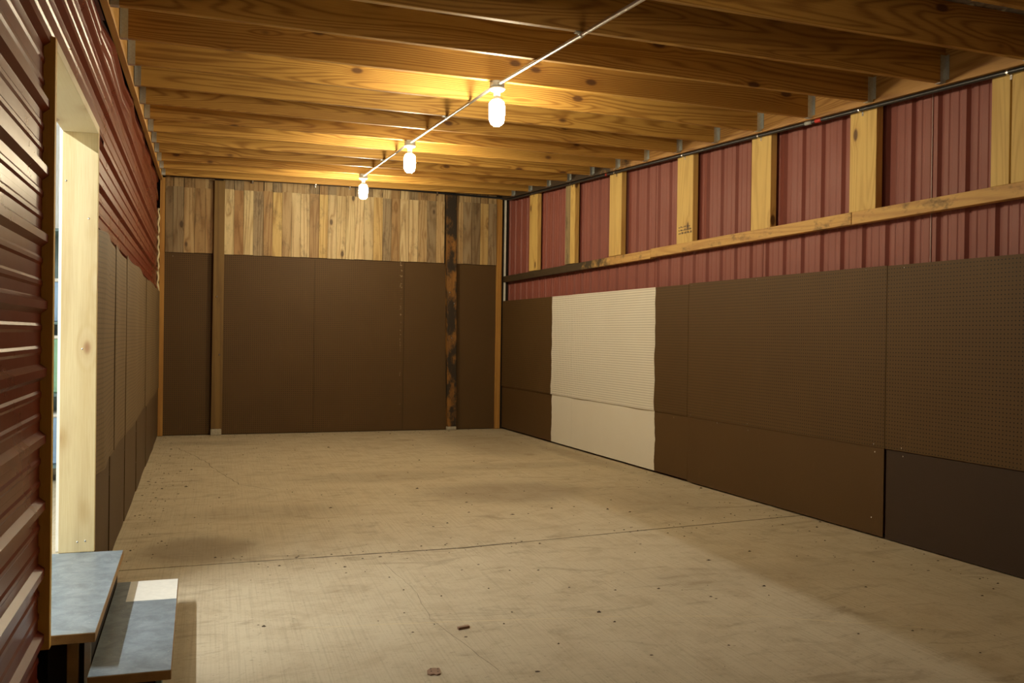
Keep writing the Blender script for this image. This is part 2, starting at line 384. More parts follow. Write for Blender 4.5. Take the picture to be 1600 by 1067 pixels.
def hanger_mesh():
    bm = bmesh.new()                                       # local: joist end at x=0, joist runs to +x, bottom z=0, centred y
    add_box(bm, 0.0, 1.7, -0.84, -0.765, -0.06, 6.6); add_box(bm, 0.0, 1.7, 0.765, 0.84, -0.06, 6.6)
    add_box(bm, 0.0, 1.7, -0.84, 0.84, -0.10, -0.02)
    add_box(bm, 0.0, 0.07, -1.9, -0.765, 0.6, 6.6); add_box(bm, 0.0, 0.07, 0.765, 1.9, 0.6, 6.6)
    return bm_mesh(bm, 'joist_hanger')
hm = hanger_mesh(); hm.materials.append(m_galv)
for k in range(21):
    y = D0 - SP * k; xl = LA + LB * y + 0.05; xr = R - 2.05
    a, b = zl(y), zr(y)
    pts = [(xl, y - .75, a), (xr, y - .75, b), (xr, y + .75, b), (xl, y + .75, a), (xl, y - .75, a + JH), (xr, y - .75, b + JH), (xr, y + .75, b + JH), (xl, y + .75, a + JH)]
    j = hexa('joist', pts, m_joist, ceiling, 0.09)
    c = Vector(j.location)
    for (x, z, rz) in ((xl, a, 0.0), (xr, b, math.pi)):
        h = bpy.data.objects.new('joist_hanger', hm); COL.objects.link(h); h.parent = j
        h.location = Vector((x, y, z)) * I - c; h.rotation_euler = (0, 0, rz)

# ------------------------------------------------------------------ right wall
wall_r = empty('wall_right'); tag(wall_r, 'right wall of vertical red metal siding with timber framing', kind='structure')
SX = R + 3.2
def right_siding(y0, y1):
    prof = rib_profile(y0, y1, 242.0, 9.06, 0.85, 0.16); bm = bmesh.new()
    lo = [bm.verts.new(((SX + h) * I, y * I, 0.3 * I)) for y, h in prof]; hi = [bm.verts.new(((SX + h) * I, y * I, (zr(y) + 6) * I)) for y, h in prof]
    for j in range(len(prof) - 1): bm.faces.new((lo[j], lo[j + 1], hi[j + 1], hi[j]))
    o = new_obj('siding_panel', bm_mesh(bm, 'siding_panel'), m_red_r, wall_r)
    # lapped seam bead at the panel edge
    return o
yy = 515.0
while yy > FRONT:
    right_siding(max(yy - 36.24, FRONT), yy - 0.04); yy -= 36.24
for ys in (190.6, 262.9, 335.3, 407.7):
    box('panel_lap', SX - 0.14, SX + 0.1, ys - 0.2, ys + 0.02, 72, zr(ys), m_lap if ys < 200 else m_red_r, wall_r)
box('backing', SX + 1.2, SX + 2.2, FRONT, 515, 0, 140, m_dark, wall_r)
# ledger in three lengths
for y0, y1 in ((FRONT, 118), (118.1, 313), (313.1, 505)):
    x0, x1 = R - 2, R - 0.4
    hexa('ledger', [(x0, y0, zr(y0) - .3), (x1, y0, zr(y0) - .3), (x1, y1, zr(y1) - .3), (x0, y1, zr(y1) - .3), (x0, y0, zr(y0) + JH), (x1, y0, zr(y0) + JH), (x1, y1, zr(y1) + JH), (x0, y1, zr(y1) + JH)], m_ledge, wall_r, 0.06)
# girt rail in lengths (y far -> near), slightly climbing towards the camera
def railz(y): return 83.0 + (508 - y) * 0.0066
for y0, y1, dz in ((333.2, 506, -0.25), (216.6, 333, 0.1), (20, 216.3, 0.0)):
    x0, x1 = R - 0.2, SX - 0.9
    hexa('girt', [(x0, y0, railz(y0) + dz), (x1, y0, railz(y0) + dz), (x1, y1, railz(y1) + dz), (x0, y1, railz(y1) + dz), (x0, y0, railz(y0) + dz + 3.4), (x1, y0, railz(y0) + dz + 3.4), (x1, y1, railz(y1) + dz + 3.4), (x0, y1, railz(y1) + dz + 3.4)], m_rail, wall_r, 0.07)
# studs standing on the girt: (far y, near y, material)
for (yf, yn, mt) in ((466.3, 455.2, m_stud), (418.7, 413.0, m_stud_d), (412.9, 407.4, m_stud), (370.7, 365.0, m_stud), (364.9, 359.2, m_stud), (313.1, 301.8, m_stud), (265.2, 254.6, m_stud), (217.7, 207.2, m_stud),
                     (169.2, 164.1, m_stud), (163.6, 157.4, m_stud), (120, 109, m_stud), (72, 61, m_stud)):
    o = box('stud', R, SX - 1.0, yn, yf, railz(yf) + 3.45, zr(yn) - 0.35, mt, wall_r, 0.08)
for r_, row in enumerate(((310.5, 2.6), (310.5, 1.6), (310.5, 0.6))):
    yq = 311.6
    while yq > 303.2:
        w_ = random.uniform(.35, 1.1); box('ink_stamp', R - 0.02, R + 0.02, yq - w_, yq, railz(307) + 6.2 + row[1] * 1.15, railz(307) + 6.2 + row[1] * 1.15 + random.uniform(.35, .75), m_ink, wall_r); yq -= w_ + random.uniform(.2, .6)
box('corner_trim', R + 0.1, R + 1.0, 505.2, 506.2, 1, 130.5, m_white, wall_r)

# black pipe round the top of the back and right walls
pipe = empty('water_pipe', (R, D, 0)); tag(pipe, 'black plastic pipe clipped along the top of the back and right walls', 'pipe')
def pz(y): return zr(y) - 0.95
pp = [(2.0, D - 2.0, 130.2), (60, D - 2, 130.9), (120, D - 2, 131.0), (R - 4, D - 2.0, 130.0)]
corner = [(R - 2.3, D - 2.6, 129.7), (R - 1.3, D - 4.5, 129.2)]
run = [(R - 1.0, y, pz(y)) for y in (495, 450, 400, 350, 300, 250, 200, 150, 100, 50, 0, -40)]
bm = bmesh.new(); tube_bm(bm, [(x - R, y - D, z) for x, y, z in pp + corner + run], 0.55, 12)
new_obj('pipe_run', bm_mesh(bm, 'pipe_run', True), m_black, pipe)
def ring_on(name, y0, y1, mat, rad=0.58):
    bm = bmesh.new(); tube_bm(bm, [(-1.0, y0 - D, pz(y0)), (-1.0, y1 - D, pz(y1))], rad, 12); return new_obj(name, bm_mesh(bm, name, True), mat, pipe)
ring_on('printed_band', 231.5, 228.8, m_redlab); ring_on('printed_band', 236.2, 233.2, m_greylab); ring_on('printed_band', 372.5, 371.2, m_redlab)
for y in (460, 410.3, 364, 307.6, 260, 212.6, 163.8, 115):
    z = pz(y); bm = bmesh.new(); tube_bm(bm, [(-1.0, y - .3 - D, z), (-1.0, y + .3 - D, z)], 0.64, 12)
    add_box(bm, -0.16, 0.0, y - .3 - D, y + .3 - D, z - 1.6, z + 0.2)
    new_obj('pipe_clip', bm_mesh(bm, 'pipe_clip'), m_steel, pipe)
for x in (42, 74, 92, 102, 140):
    z = 130.75; bm = bmesh.new(); tube_bm(bm, [(x - .3 - R, -2, z), (x + .3 - R, -2, z)], 0.68, 12)
    add_box(bm, x - .3 - R, x + .3 - R, -1.6, -1.2, z - 1.6, z)
    new_obj('pipe_clip', bm_mesh(bm, 'pipe_clip'), m_steel, pipe)

# sheets on the right wall: object x runs from the far end towards the camera
def sheet(name, length, height, th=0.22, buckle=None, nx=2, nz=2, bow=None):
    """panel in local x (0..length), z (0..height), front face at y=0, back at +th; buckle(x,z) pushes the face outwards (-y)"""
    bm = bmesh.new(); f = buckle or (lambda x, z: 0.0); e = bow or (lambda x: 0.0)
    fr = [[bm.verts.new((length * i / nx * I, -f(length * i / nx, height * j / nz) * I, (height * j / nz + e(length * i / nx) * (1 if j == nz else 0)) * I)) for i in range(nx + 1)] for j in range(nz + 1)]
    bk = [[bm.verts.new((v.co.x, v.co.y + th * I, v.co.z)) for v in row] for row in fr]
    for j in range(nz):
        for i in range(nx):
            bm.faces.new((fr[j][i], fr[j][i + 1], fr[j + 1][i + 1], fr[j + 1][i]))
            bm.faces.new((bk[j][i], bk[j + 1][i], bk[j + 1][i + 1], bk[j][i + 1]))
    for j in range(nz):
        bm.faces.new((fr[j][0], fr[j + 1][0], bk[j + 1][0], bk[j][0])); bm.faces.new((fr[j][nx], bk[j][nx], bk[j + 1][nx], fr[j + 1][nx]))
    for i in range(nx):
        bm.faces.new((fr[0][i], bk[0][i], bk[0][i + 1], fr[0][i + 1])); bm.faces.new((fr[nz][i], fr[nz][i + 1], bk[nz][i + 1], bk[nz][i]))
    return bm_mesh(bm, name, False)
screw_bm = bmesh.new(); bmesh.ops.create_uvsphere(screw_bm, u_segments=8, v_segments=5, radius=0.2 * I)
for v in screw_bm.verts: v.co.y *= 0.45
screw_me = bm_mesh(screw_bm, 'screw', True); screw_me.materials.append(m_steel)
def screws(o, pts, y=-0.02):
    for x, z in pts:
        s = bpy.data.objects.new('screw', screw_me); COL.objects.link(s); s.parent = o; s.location = Vector((x, y, z)) * I
def right_sheet(name, yfar, ynear, z0, z1, mat, label, cat, face=0.0, buckle=None, nx=2, nz=2, scr=(), group=None, tilt=0.0):
    me = sheet(name, yfar - ynear, z1 - z0, 0.22, buckle, nx, nz)
    o = new_obj(name, me, mat, None, (R - face, yfar, z0)); o.rotation_euler = (0, -tilt if False else 0, -math.pi / 2)
    tag(o, label, cat, group); screws(o, scr); return o
PA = board_mat('pegboard_white_end', True, PB1, PB2, paint=(73.2, 300))
PBm = board_mat('pegboard_white_most', True, PB1, PB2, paint=(-50, 80.2))
HA = board_mat('hardboard_white_end', False, HB1, HB2, paint=(73.4, 300))
HBm = board_mat('hardboard_white_most', False, HB1, HB2, paint=(-50, 80.4))
ZS = 24.2
bk1 = lambda x, z: 0.12 + 0.30 * max(0, math.sin(x * 0.11 + .6)) ** 2 * max(0, 1 - z / 12)
right_sheet('pegboard', 506, 408.3, ZS, 72.2, PA, 'brown pegboard sheet in the far right corner, painted cream at its near end', 'pegboard', 0.25, bk1, 40, 6, [(20, .5), (52, .6)])
right_sheet('pegboard', 408.2, 303.2, ZS, 72.3, PBm, 'cream painted pegboard sheet, brown at its near end, middle of right wall', 'pegboard', 0.25, bk1, 40, 6, [(101, 47.2), (104, 47.3), (3, 0.5)])
right_sheet('pegboard', 303.0, 202.0, ZS - .1, 72.6, m_peg, 'all-brown pegboard sheet right of the cream painted one', 'pegboard', 0.32, None, 2, 2, [(2, 47.7), (42, 47.8), (2.5, 0.8), (20, -0.6), (38, .8), (97, .8), (93, 47.9)])
right_sheet('pegboard', 201.8, 100.0, ZS - .1, 72.5, m_peg, 'brown pegboard sheet nearest the camera on the right wall', 'pegboard', 0.30, None, 2, 2, [(6, 47.6), (6, .8)])
right_sheet('hardboard', 506, 408.3, 0.9, 24.3, HA, 'lower brown hardboard in the far right corner with a cream painted end', 'hardboard', 0.0, None, 20, 3, [(20, 22.2), (52, 22.5)])
right_sheet('hardboard', 408.2, 303.2, 0.9, 24.3, HBm, 'lower hardboard painted cream below the cream pegboard', 'hardboard', 0.0, None, 20, 3, [(95, 22)])
right_sheet('hardboard', 302.6, 202.2, 0.5, 24.0, m_hard, 'long plain brown hardboard right of the cream painted one', 'hardboard', 0.22, lambda x, z: 0.25 * math.exp(-x / 6.0) * (z / 24), 40, 3, [(2.5, 22.4), (38, 22.3), (97, 22.3), (96, 4.5)])
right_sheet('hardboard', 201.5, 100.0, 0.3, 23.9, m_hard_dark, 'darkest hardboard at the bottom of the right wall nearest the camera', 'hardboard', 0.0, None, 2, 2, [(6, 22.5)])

# ------------------------------------------------------------------ back wall
wall_b = empty('wall_back'); tag(wall_b, 'back wall with pallet planks above pegboard', kind='structure')
box('backing', -8, 184, D + 0.9, D + 2.0, 0, 140, m_dark, wall_b)
T = {'pale': (0.66, 0.52, 0.29), 'cream': (0.74, 0.60, 0.33), 'tan': (0.52, 0.37, 0.185), 'brown': (0.42, 0.27, 0.12), 'grey': (0.36, 0.27, 0.155), 'dgrey': (0.26, 0.185, 0.10), 'red': (0.42, 0.25, 0.105), 'gold': (0.64, 0.46, 0.18), 'yel': (0.60, 0.42, 0.17)}
# boundaries read off the wall, inches from the left corner, with the tone of each plank
def bx(u): return -1.5 + (u - 254) / (776 - 254) * 177.0 + (u - 254) * (u - 776) * -0.0000 
B1 = [(0.0, 'dgrey'), (3.6, 'grey'), (8.7, 'tan'), (13.8, 'brown'), (19.0, 'brown'), (23.4, None)]
B2 = [(27.9, 'cream'), (33.0, 'red'), (37.7, 'cream'), (42.6, 'grey'), (47.6, 'brown'), (52.3, 'gold'), (57.1, 'tan'), (61.9, 'pale'), (66.5, 'pale'), (71.2, 'brown'), (76.2, 'gold'), (80.8, 'pale'),
      (85.4, 'cream'), (90.3, 'cream'), (95.1, 'pale'), (100.0, 'pale'), (105.2, 'yel'), (110.2, 'grey'), (115.0, 'brown'), (119.8, 'pale'), (124.8, 'pale'), (129.9, 'tan'), (135.0, 'grey'), (140.1, 'tan'), (145.0, None)]
B3 = [(151.6, 'tan'), (155.7, 'grey'), (160.5, 'dgrey'), (165.7, 'yel'), (170.4, 'grey'), (175.4, None)]
PZ = 92.3
for Bs in (B1, B2, B3):
    for (x0, tone), (x1, _) in zip(Bs, Bs[1:]):
        top = 125.2 + 1.4 * x0 / 176 + random.uniform(-.25, .25)
        o = box('plank', x0 + .05, x1 - .06, D - 0.85 + random.uniform(-.12, .08), D - 0.05, PZ + random.uniform(-.15, .1), top, m_plank, wall_b, 0.05)
        c = T[tone]; w = random.uniform(.92, 1.08); o.color = (c[0] * w, c[1] * w, c[2] * w, 1); o.rotation_euler = (0, random.uniform(-.004, .004), 0)
        w2 = random.choice(['tan', 'brown', 'grey', 'tan', 'pale'])
        s = box('short_plank', x0 + random.uniform(-.3, .4), x1 - .05, D - 0.1, D + 0.7, top - 3, 131.5, m_plank, wall_b, 0.05)
        c = T[w2]; s.color = (c[0] * .9, c[1] * .9, c[2] * .9, 1)
cb = box('corner_board', -2.6, -0.2, D - 2.2, D - 0.2, 0.2, 129.3, m_corner, wall_b, 0.08)
box('corner_board', 175.6, 178.4, D - 1.7, D + 0.3, 0.2, 130.2, m_corner, wall_b, 0.08)
# bead of expanding foam in the left corner
bm = bmesh.new(); pts = []
tube_bm(bm, [(0.25 * math.sin(i * 1.7), 0, z) for i, z in enumerate([72 + i * 1.6 for i in range(27)])], 0.5, 7)
for v in bm.verts:
    q = 0.55 + 0.6 * abs(math.sin(v.co.z / I * 0.9) * math.cos(v.co.z / I * .37 + 1)); v.co.x *= q + .3; v.co.y *= q + .3
fo = new_obj('foam_bead', bm_mesh(bm, 'foam_bead', True), m_foam, wall_b, (-3.2, D - 2.9, 0))

m_peg_scuff = board_mat('pegboard_scuffed', True, PB1, PB2, chips=46.6)
def back_sheet(x0, x1, label, scr=(), mat=None):
    me = sheet('pegboard', x1 - x0, PZ - 0.4, 0.22); o = new_obj('pegboard', me, mat or m_peg, None, (x0, D, 0.35)); tag(o, label, 'pegboard', 'pegboard sheets on the back wall'); screws(o, scr); return o
back_sheet(-0.3, 23.4, 'narrow dark brown pegboard on back wall left of the left post', [(4, 90)])
back_sheet(26.5, 74.3, 'brown pegboard sheet on back wall just right of the left post')
back_sheet(74.4, 122.6, 'middle brown pegboard sheet on back wall with scuffed right edge', (), m_peg_scuff)
back_sheet(122.8, 148.5, 'brown pegboard strip on back wall just left of the right post')
back_sheet(151.5, 176.0, 'narrow dark brown pegboard on back wall in the right corner')
# crumbled seam dust line along the joint of two back sheets
lp = empty('wooden_post', (25.5, D - 1.6, 0)); tag(lp, 'brown square timber post standing on a concrete stub, left on back wall', 'post', 'timber posts on the back wall')
hexa('timber', [(-2.8, -1.4, 3.4), (2.5, -1.4, 3.4), (2.5, 1.55, 3.4), (-2.8, 1.55, 3.4), (-2.3, -1.4, 129.4), (2.9, -1.4, 129.4), (2.9, 1.55, 129.4), (-2.3, 1.55, 129.4)], m_post, lp, 0.15)
box('concrete_stub', -2.9, 2.4, -1.5, 1.55, 0, 3.3, m_footing, lp, 0.3)
for z in (70.5, 41): lathe('bolt', [(0.5, 0), (0.5, .25), (.28, .3), (.28, .55)], m_steel, lp, (-0.6 if z > 60 else 1.0, -1.4, z), 8).rotation_euler = (math.pi / 2, 0, 0)
rp = empty('wooden_post', (149.2, D - 1.6, 0)); tag(rp, 'dark stained square timber post, right on back wall, with orange bare patches', 'post', 'timber posts on the back wall')
hexa('timber', [(-1.9, -1.4, 2), (3.4, -1.4, 2), (3.4, 1.6, 2), (-1.9, 1.55, 2), (-4.0, -1.4, 129.8), (1.9, -1.4, 129.8), (1.9, 1.55, 129.8), (-4.0, 1.55, 129.8)], m_post_d, rp, 0.15)
box('concrete_stub', -1.9, 3.4, -1.5, 1.55, 0, 2, m_footing, rp, 0.3)
for x, z in ((-1.4, 76), (1.2, 70), (0, 51)): lathe('bolt', [(0.5, 0), (0.5, .25), (.28, .3), (.28, .55)], m_steel, rp, (x, -1.4, z), 8).rotation_euler = (math.pi / 2, 0, 0)

# ------------------------------------------------------------------ left wall: local frame x = out of the wall (into the room), y = along it
wall_l = empty('wall_left', (LA, 0, 0), -LANG); tag(wall_l, 'left wall of horizontal red ribbed metal siding with a doorway', kind='structure')
SO = -2.45                                        # plane of the siding flats
DN, DF, DT, DB = 142.6, 199.0, 90.4, 10.0         # doorway near, far, top, sill
def left_siding(y0, y1, z0, z1, bulge=0.0):
    prof = rib_profile(z0, z1, 11.1, 8.95, 0.8, 0.17); bm = bmesh.new()
    n = max(1, int((y1 - y0) / 20)); rows = []
    for i in range(n + 1):
        y = y0 + (y1 - y0) * i / n
        rows.append([bm.verts.new(((SO + h + bulge * math.sin(y * .11) * min(1, max(0, (z - 108) / 10))) * I, y * I, min(z, zl(y) - 0.9) * I)) for z, h in prof])
    for a, b in zip(rows, rows[1:]):
        for j in range(len(prof) - 1): bm.faces.new((a[j], b[j], b[j + 1], a[j + 1]))
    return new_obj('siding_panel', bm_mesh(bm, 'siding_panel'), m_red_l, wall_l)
Z = [0.2, 33.4, 69.2, 105.0, 127.0]
for a, b in zip(Z, Z[1:]):
    left_siding(FRONT, 20, a, b - .02); left_siding(20.1, DN - 1.5, a, b - .02)
    left_siding(216.1, 360, a, b - .02, .5); left_siding(360.1, 505, a, b - .02, .5)
    if b <= DT + 1.6: left_siding(DF + 1.5, 216, a, b - .02)
    elif a >= DT: left_siding(DN - 1.4, 216, a, b - .02)
    else: left_siding(DF + 1.5, 216, a, DT + 1.5); left_siding(DN - 1.4, 216, DT + 1.55, b - .02)
box('backing', SO - 1.2, SO - 0.4, FRONT, DN - 1.6, 0, 140, m_dark, wall_l); box('backing', SO - 1.2, SO - 0.4, DF + 1.6, 509, 0, 140, m_dark, wall_l)
box('backing', SO - 1.2, SO - 0.4, DN - 1.6, DF + 1.6, DT + 1.6, 140, m_dark, wall_l)
for y0, y1 in ((FRONT, 150), (150.1, 330), (330.1, 503)):
    hexa('ledger', [(-1.6, y0, zl(y0) - .3), (-.05, y0, zl(y0) - .3), (-.05, y1, zl(y1) - .3), (-1.6, y1, zl(y1) - .3), (-1.6, y0, zl(y0) + JH), (-.05, y0, zl(y0) + JH), (-.05, y1, zl(y1) + JH), (-1.6, y1, zl(y1) + JH)], m_ledge_l, wall_l, 0.06)

# door frame
door = empty('door_1', (LA, 0, 0), -LANG); tag(door, 'open doorway framed in pale pine boards above the steps', kind='structure')
JO, JI = -1.0, -7.3
def rbox(name, x0, x1, y0, y1, z0, z1, mat, parent, bevel=0.06): return box(name, x0, x1, y0, y1, z0, z1, mat, parent, bevel)
rbox('jamb', JI, JO, DF, DF + 1.5, DB, DT + 1.5, m_jamb, door)
rbox('jamb', JI, JO, DN - 1.5, DN, DB - 0.5, DT + 1.5, m_jamb_s, door)
rbox('head_jamb', JI, JO, DN, DF, DT, DT + 1.5, m_head, door)
sc2 = [(-4, DB + 2), (-2.6, DB + 2.1), (-3.5, 49), (-2.6, 74), (-6.6, 81)]
for x, z in sc2:
    s = bpy.data.objects.new('screw', screw_me); COL.objects.link(s); s.parent = door; s.location = Vector((x, DF - .02, z)) * I

# buckled boards on the far part of the left wall; object x runs from the far end towards the camera
def left_sheet(name, s0, s1, z0, z1, mat, label, cat, ph, amp, face=-0.75, scr=()):
    L = s1 - s0
    # local x along +y of the wall, front (-y local) must look to +x of the wall: rotate +90 deg
    f = lambda x, z: amp * (0.5 + 0.5 * math.sin(x * 0.16 + ph)) * (0.6 + 0.4 * math.cos(z * 0.13 + ph)) + amp * 0.5 * math.sin(x * 0.07 + 2 * ph)
    g0 = f; f = lambda x, z: g0(x, z) * max(0.0, min(1.0, x / 8.0, (L - x) / 8.0 + 0.25)) + (0.0 if s0 < 201 else 0.2 * (1 - x / L))
    me = sheet(name, L, z1 - z0, 0.22, f, max(8, int(L / 2)), 10, (lambda x: 0.5 * math.sin(x * .09 + ph)) if name == 'pegboard' else None)
    o = new_obj(name, me, mat, None, (0, 0, 0))
    o.matrix_world = Matrix.Translation(Vector((LA, 0, 0)) * I) @ Matrix.Rotation(-LANG, 4, 'Z') @ Matrix.Translation(Vector((face, s0, z0)) * I) @ Matrix.Rotation(math.pi / 2, 4, 'Z')
    tag(o, label, cat); screws(o, scr, -amp * .8 - .05); return o
left_sheet('pegboard', 200.6, 240.5, 24.5, 72.0, m_peg_left, 'buckled tan pegboard on left wall right beside the doorway', 'pegboard', .4, .62, -1.02, [(20, 40), (33, 4), (6, 12)])
left_sheet('pegboard', 240.7, 276, 24.6, 72.2, m_peg_left, 'tan pegboard on left wall, second from the doorway', 'pegboard', 1.9, .5, -1.0, [(3, 30), (30, 44)])
left_sheet('pegboard', 276.2, 376, 24.4, 72.6, m_peg_left, 'widest tan pegboard on left wall, third from the doorway', 'pegboard', 2.6, .5, -0.95, [(4, 40), (4, 34), (50, 3)])
left_sheet('pegboard', 376.2, 505, 24.4, 72.3, m_peg_left, 'brown pegboard at the far end of left wall by the back corner', 'pegboard', 4.4, .4, -0.9, [(10, 40)])
for (a, b, ph, lab) in ((200.6, 233, .3, 'lower brown hardboard on left wall beside the steps'), (233.2, 280, 1.7, 'lower brown hardboard on left wall, second from the doorway'), (280.2, 331, 3.0, 'lower brown hardboard on left wall, third from the doorway'),
                        (331.2, 391, 4.0, 'lower brown hardboard on left wall, fourth from the doorway'), (391.2, 505, 5.2, 'lower brown hardboard on left wall at the far corner')):
    left_sheet('hardboard', a, b, 0.4, 24.35, m_hard_left, lab, 'hardboard', ph, .18, -1.3, [(b - a - 3, 20), (b - a - 3, 10)] if a < 300 else [])

# ------------------------------------------------------------------ steps at the doorway
st = empty('door_steps', (LA, 0, 0), -LANG); tag(st, 'two wooden steps with blue-grey painted treads below the doorway', 'steps')
def tread(x0, x1, y0, y1, zt, th=1.4):
    b = box('tread', x0, x1, y0, y1, zt - th, zt - 0.03, m_edge, st, 0.07)
    t_ = box('painted_top', x0 + .06, x1 - .06, y0 + .06, y1 - .06, zt - 0.10, zt, m_tread, b)
    t_.location = Vector(((x0 + x1) / 2, (y0 + y1) / 2, zt - .05)) * I - b.location
    return b
t1 = tread(-8.6, 4.25, 145.8, 198.8, 10.0); t1['label'] = 'upper blue-grey tread'
t2 = tread(3.6, 14.5, 142.0, 193.8, 5.0); t2['label'] = 'lower tread with a white painted end'
pw = box('white_paint_patch', 6.0, 14.4, 179.6, 193.7, 5.0, 5.03, m_white, t2); pw.location -= t2.location
rs = box('riser', 2.6, 3.35, 149.2, 197, 0, 8.6, m_dark, st, 0.04)
re_ = box('white_edge', 2.55, 3.4, 148.9, 149.2, 0, 8.6, m_white, rs); re_.location -= rs.location
box('riser', 12.4, 13.1, 145.0, 192, 0, 3.6, m_teal, st, 0.04)
box('side_panel', -2.4, 2.6, 150.2, 150.7, 0, 8.6, m_dark, st)
box('leg', 0.3, 1.8, 148.6, 150.1, 0, 8.6, m_edge, st, 0.06)
box('side_panel', 3.6, 12.3, 145.4, 145.9, 0, 3.6, m_dark, st)
box('side_panel', -2.4, 2.6, 195.6, 196.2, 0, 8.6, m_dark, st); box('side_panel', 3.6, 12.3, 190.6, 191.1, 0, 3.6, m_dark, st)

# ------------------------------------------------------------------ lamps on the conduit
def lamp_xy(k, x): y = D0 - SP * k; return x, y, zc(x, y)
LAMPS = [(2, 85.4), (6, 82.2), (10, 80.2), (15, 82.5)]  # last one is added, standing in for the unknown light on the nearest joists
LBL = ['farthest lit bulb of the ceiling row, close to the plank wall', 'middle lit bulb of the ceiling row', 'nearest and largest lit bulb hanging from the ceiling row', 'added dim bulb overhead, out of view, standing in for an unseen light']
for (k, x), lab in zip(LAMPS, LBL):
    x, y, z = lamp_xy(k, x)
    lr = empty('ceiling_lamp', (x, y, z)); tag(lr, lab, 'lamp', 'bare bulbs along the ceiling conduit')
    lathe('junction_box', [(1.9, -0.02), (2.0, -0.1), (2.0, -1.6), (1.9, -1.65)], m_boxg, lr, (0, 0, 0), 8)
    lathe('lampholder', [(2.05, -1.66), (2.1, -2.0), (1.75, -2.35), (1.1, -2.6), (0.85, -2.9), (0.8, -3.7)], m_porc, lr)
    b = lathe('bulb', [(1.0, -4.75), (1.7, -5.15), (1.98, -5.7), (2.05, -6.6), (2.05, -8.6), (1.95, -10.0), (1.6, -10.9), (0.9, -11.4), (0.0, -11.55)], m_bulb if k < 12 else m_bulb_standin, lr)
    lathe('bulb_neck', [(0.72, -3.6), (0.8, -3.95), (1.0, -4.35), (1.35, -4.72), (1.1, -4.9)], m_porc, b)
cd = empty('conduit', (82, 300, 120)); tag(cd, 'thin steel electrical conduit linking the ceiling bulbs', 'conduit')
pts = [lamp_xy(k, x) for k, x in LAMPS]
ends = [(p[0], p[1], p[2] - 0.75) for p in pts]
segs = [(ends[0], ends[1]), (ends[1], ends[2]), (ends[2], ends[3]), (ends[3], (83, -20, zc(83, -20) - .6))]
for a, b in segs:
    a, b = Vector(a), Vector(b); d = (b - a).normalized(); a2 = a + d * 1.9; b2 = b - d * 1.9
    mid = [a2, a2 + d * 1.2, a2.lerp(b2, .25), a2.lerp(b2, .5), a2.lerp(b2, .75), b2]
    ps = [(p.x - 82, p.y - 300, (p.z if i in (0, 5) else p.z + 0.05) - 120) for i, p in enumerate(mid)]
    tube('conduit_length', ps, 0.46, m_cond, cd, 10)
for k in (12, 8, 4):
    y = D0 - SP * k; i = 2 if k == 12 else (1 if k == 8 else 0)
    a, b = Vector(ends[i]), Vector(ends[i + 1]); t_ = (y - a.y) / (b.y - a.y); p = a.lerp(b, t_)
    bm = bmesh.new(); tube_bm(bm, [(p.x - 82, y - .5 - 300, p.z - 120 + .05), (p.x - 82, y + .5 - 300, p.z - 120 + .05)], 0.58, 10)
    add_box(bm, p.x - 83.4, p.x - 80.6 - .4, y - .5 - 300, y + .5 - 300, p.z - 120 + .35, p.z - 120 + .7)
    new_obj('conduit_strap', bm_mesh(bm, 'conduit_strap'), m_galv, cd)

# ------------------------------------------------------------------ scraps and crumbs on the floor
def scrap(name, outline, th, loc, rz, mat, label, cat, holes=()):
    bm = bmesh.new(); lo = [bm.verts.new((x * I, y * I, 0)) for x, y in outline]; hi = [bm.verts.new((x * I, y * I, th * I)) for x, y in outline]
    bm.faces.new(lo[::-1]); bm.faces.new(hi)
    for i in range(len(lo)): bm.faces.new((lo[i], lo[(i + 1) % len(lo)], hi[(i + 1) % len(lo)], hi[i]))
    o = new_obj(name, bm_mesh(bm, name), mat, None, loc); o.rotation_euler = (0, 0, rz); tag(o, label, cat)
    for x, y in holes:
        h = lathe('hole', [(0.13, 0), (0.13, 0.02)], m_hole, o, (x, y, th - .008), 10)
    return o
scrap('pegboard_scrap', [(-1.0, -1.1), (-.45, -1.5), (.05, -1.2), (.5, -1.5), (1.05, -1.1), (1.0, .2), (.8, 1.4), (-.6, 1.4), (-1.1, .3)], 0.22, (40.1, 142.6, 0), -.3, m_chip, 'broken brown pegboard scrap with holes on the concrete at the bottom', 'scrap', [(-.55, .9), (.55, .9), (-.45, -.1), (.6, -.25)])
scrap('wood_chip', [(-1.2, -.4), (1.1, -.35), (1.2, .4), (-1.1, .35)], 0.45, (51.0, 162.3, 0), .25, m_chip, 'small brown wood chip on the concrete behind the pegboard scrap', 'scrap')
bm = bmesh.new()
def crumb(x, y, s):
    h = s * random.uniform(.25, .6); n = random.choice((4, 5, 6)); a0 = random.random() * 6
    el = random.uniform(.5, 1.6)
    ring = [bm.verts.new(((x + math.cos(a0 + i * 6.283 / n) * s * random.uniform(.6, 1) * el) * I, (y + math.sin(a0 + i * 6.283 / n) * s * random.uniform(.6, 1)) * I, 0.002 * I)) for i in range(n)]
    tp = bm.verts.new((x * I, y * I, h * I))
    for i in range(n): bm.faces.new((ring[i], ring[(i + 1) % n], tp))
    bm.faces.new(ring[::-1])
for _ in range(760):
    r = random.random()
    if r < .22: y = random.uniform(230, 500); x = LA + LB * y + 1 + abs(random.gauss(0, 7))
    elif r < .36: y = random.uniform(110, 500); x = R - 1 - abs(random.gauss(0, 9))
    elif r < .48: x = random.uniform(0, 178); y = D - 1 - abs(random.gauss(0, 9))
    elif r < .58: x = random.uniform(5, 178); y = jointy(x) + random.gauss(0, 5)
    else: x = random.uniform(8, 176); y = random.uniform(120, 495)
    if x < 16 and 135 < y < 200: continue
    crumb(x, y, random.uniform(.12, .40) * (1.0 if random.random() < .85 else 1.7))
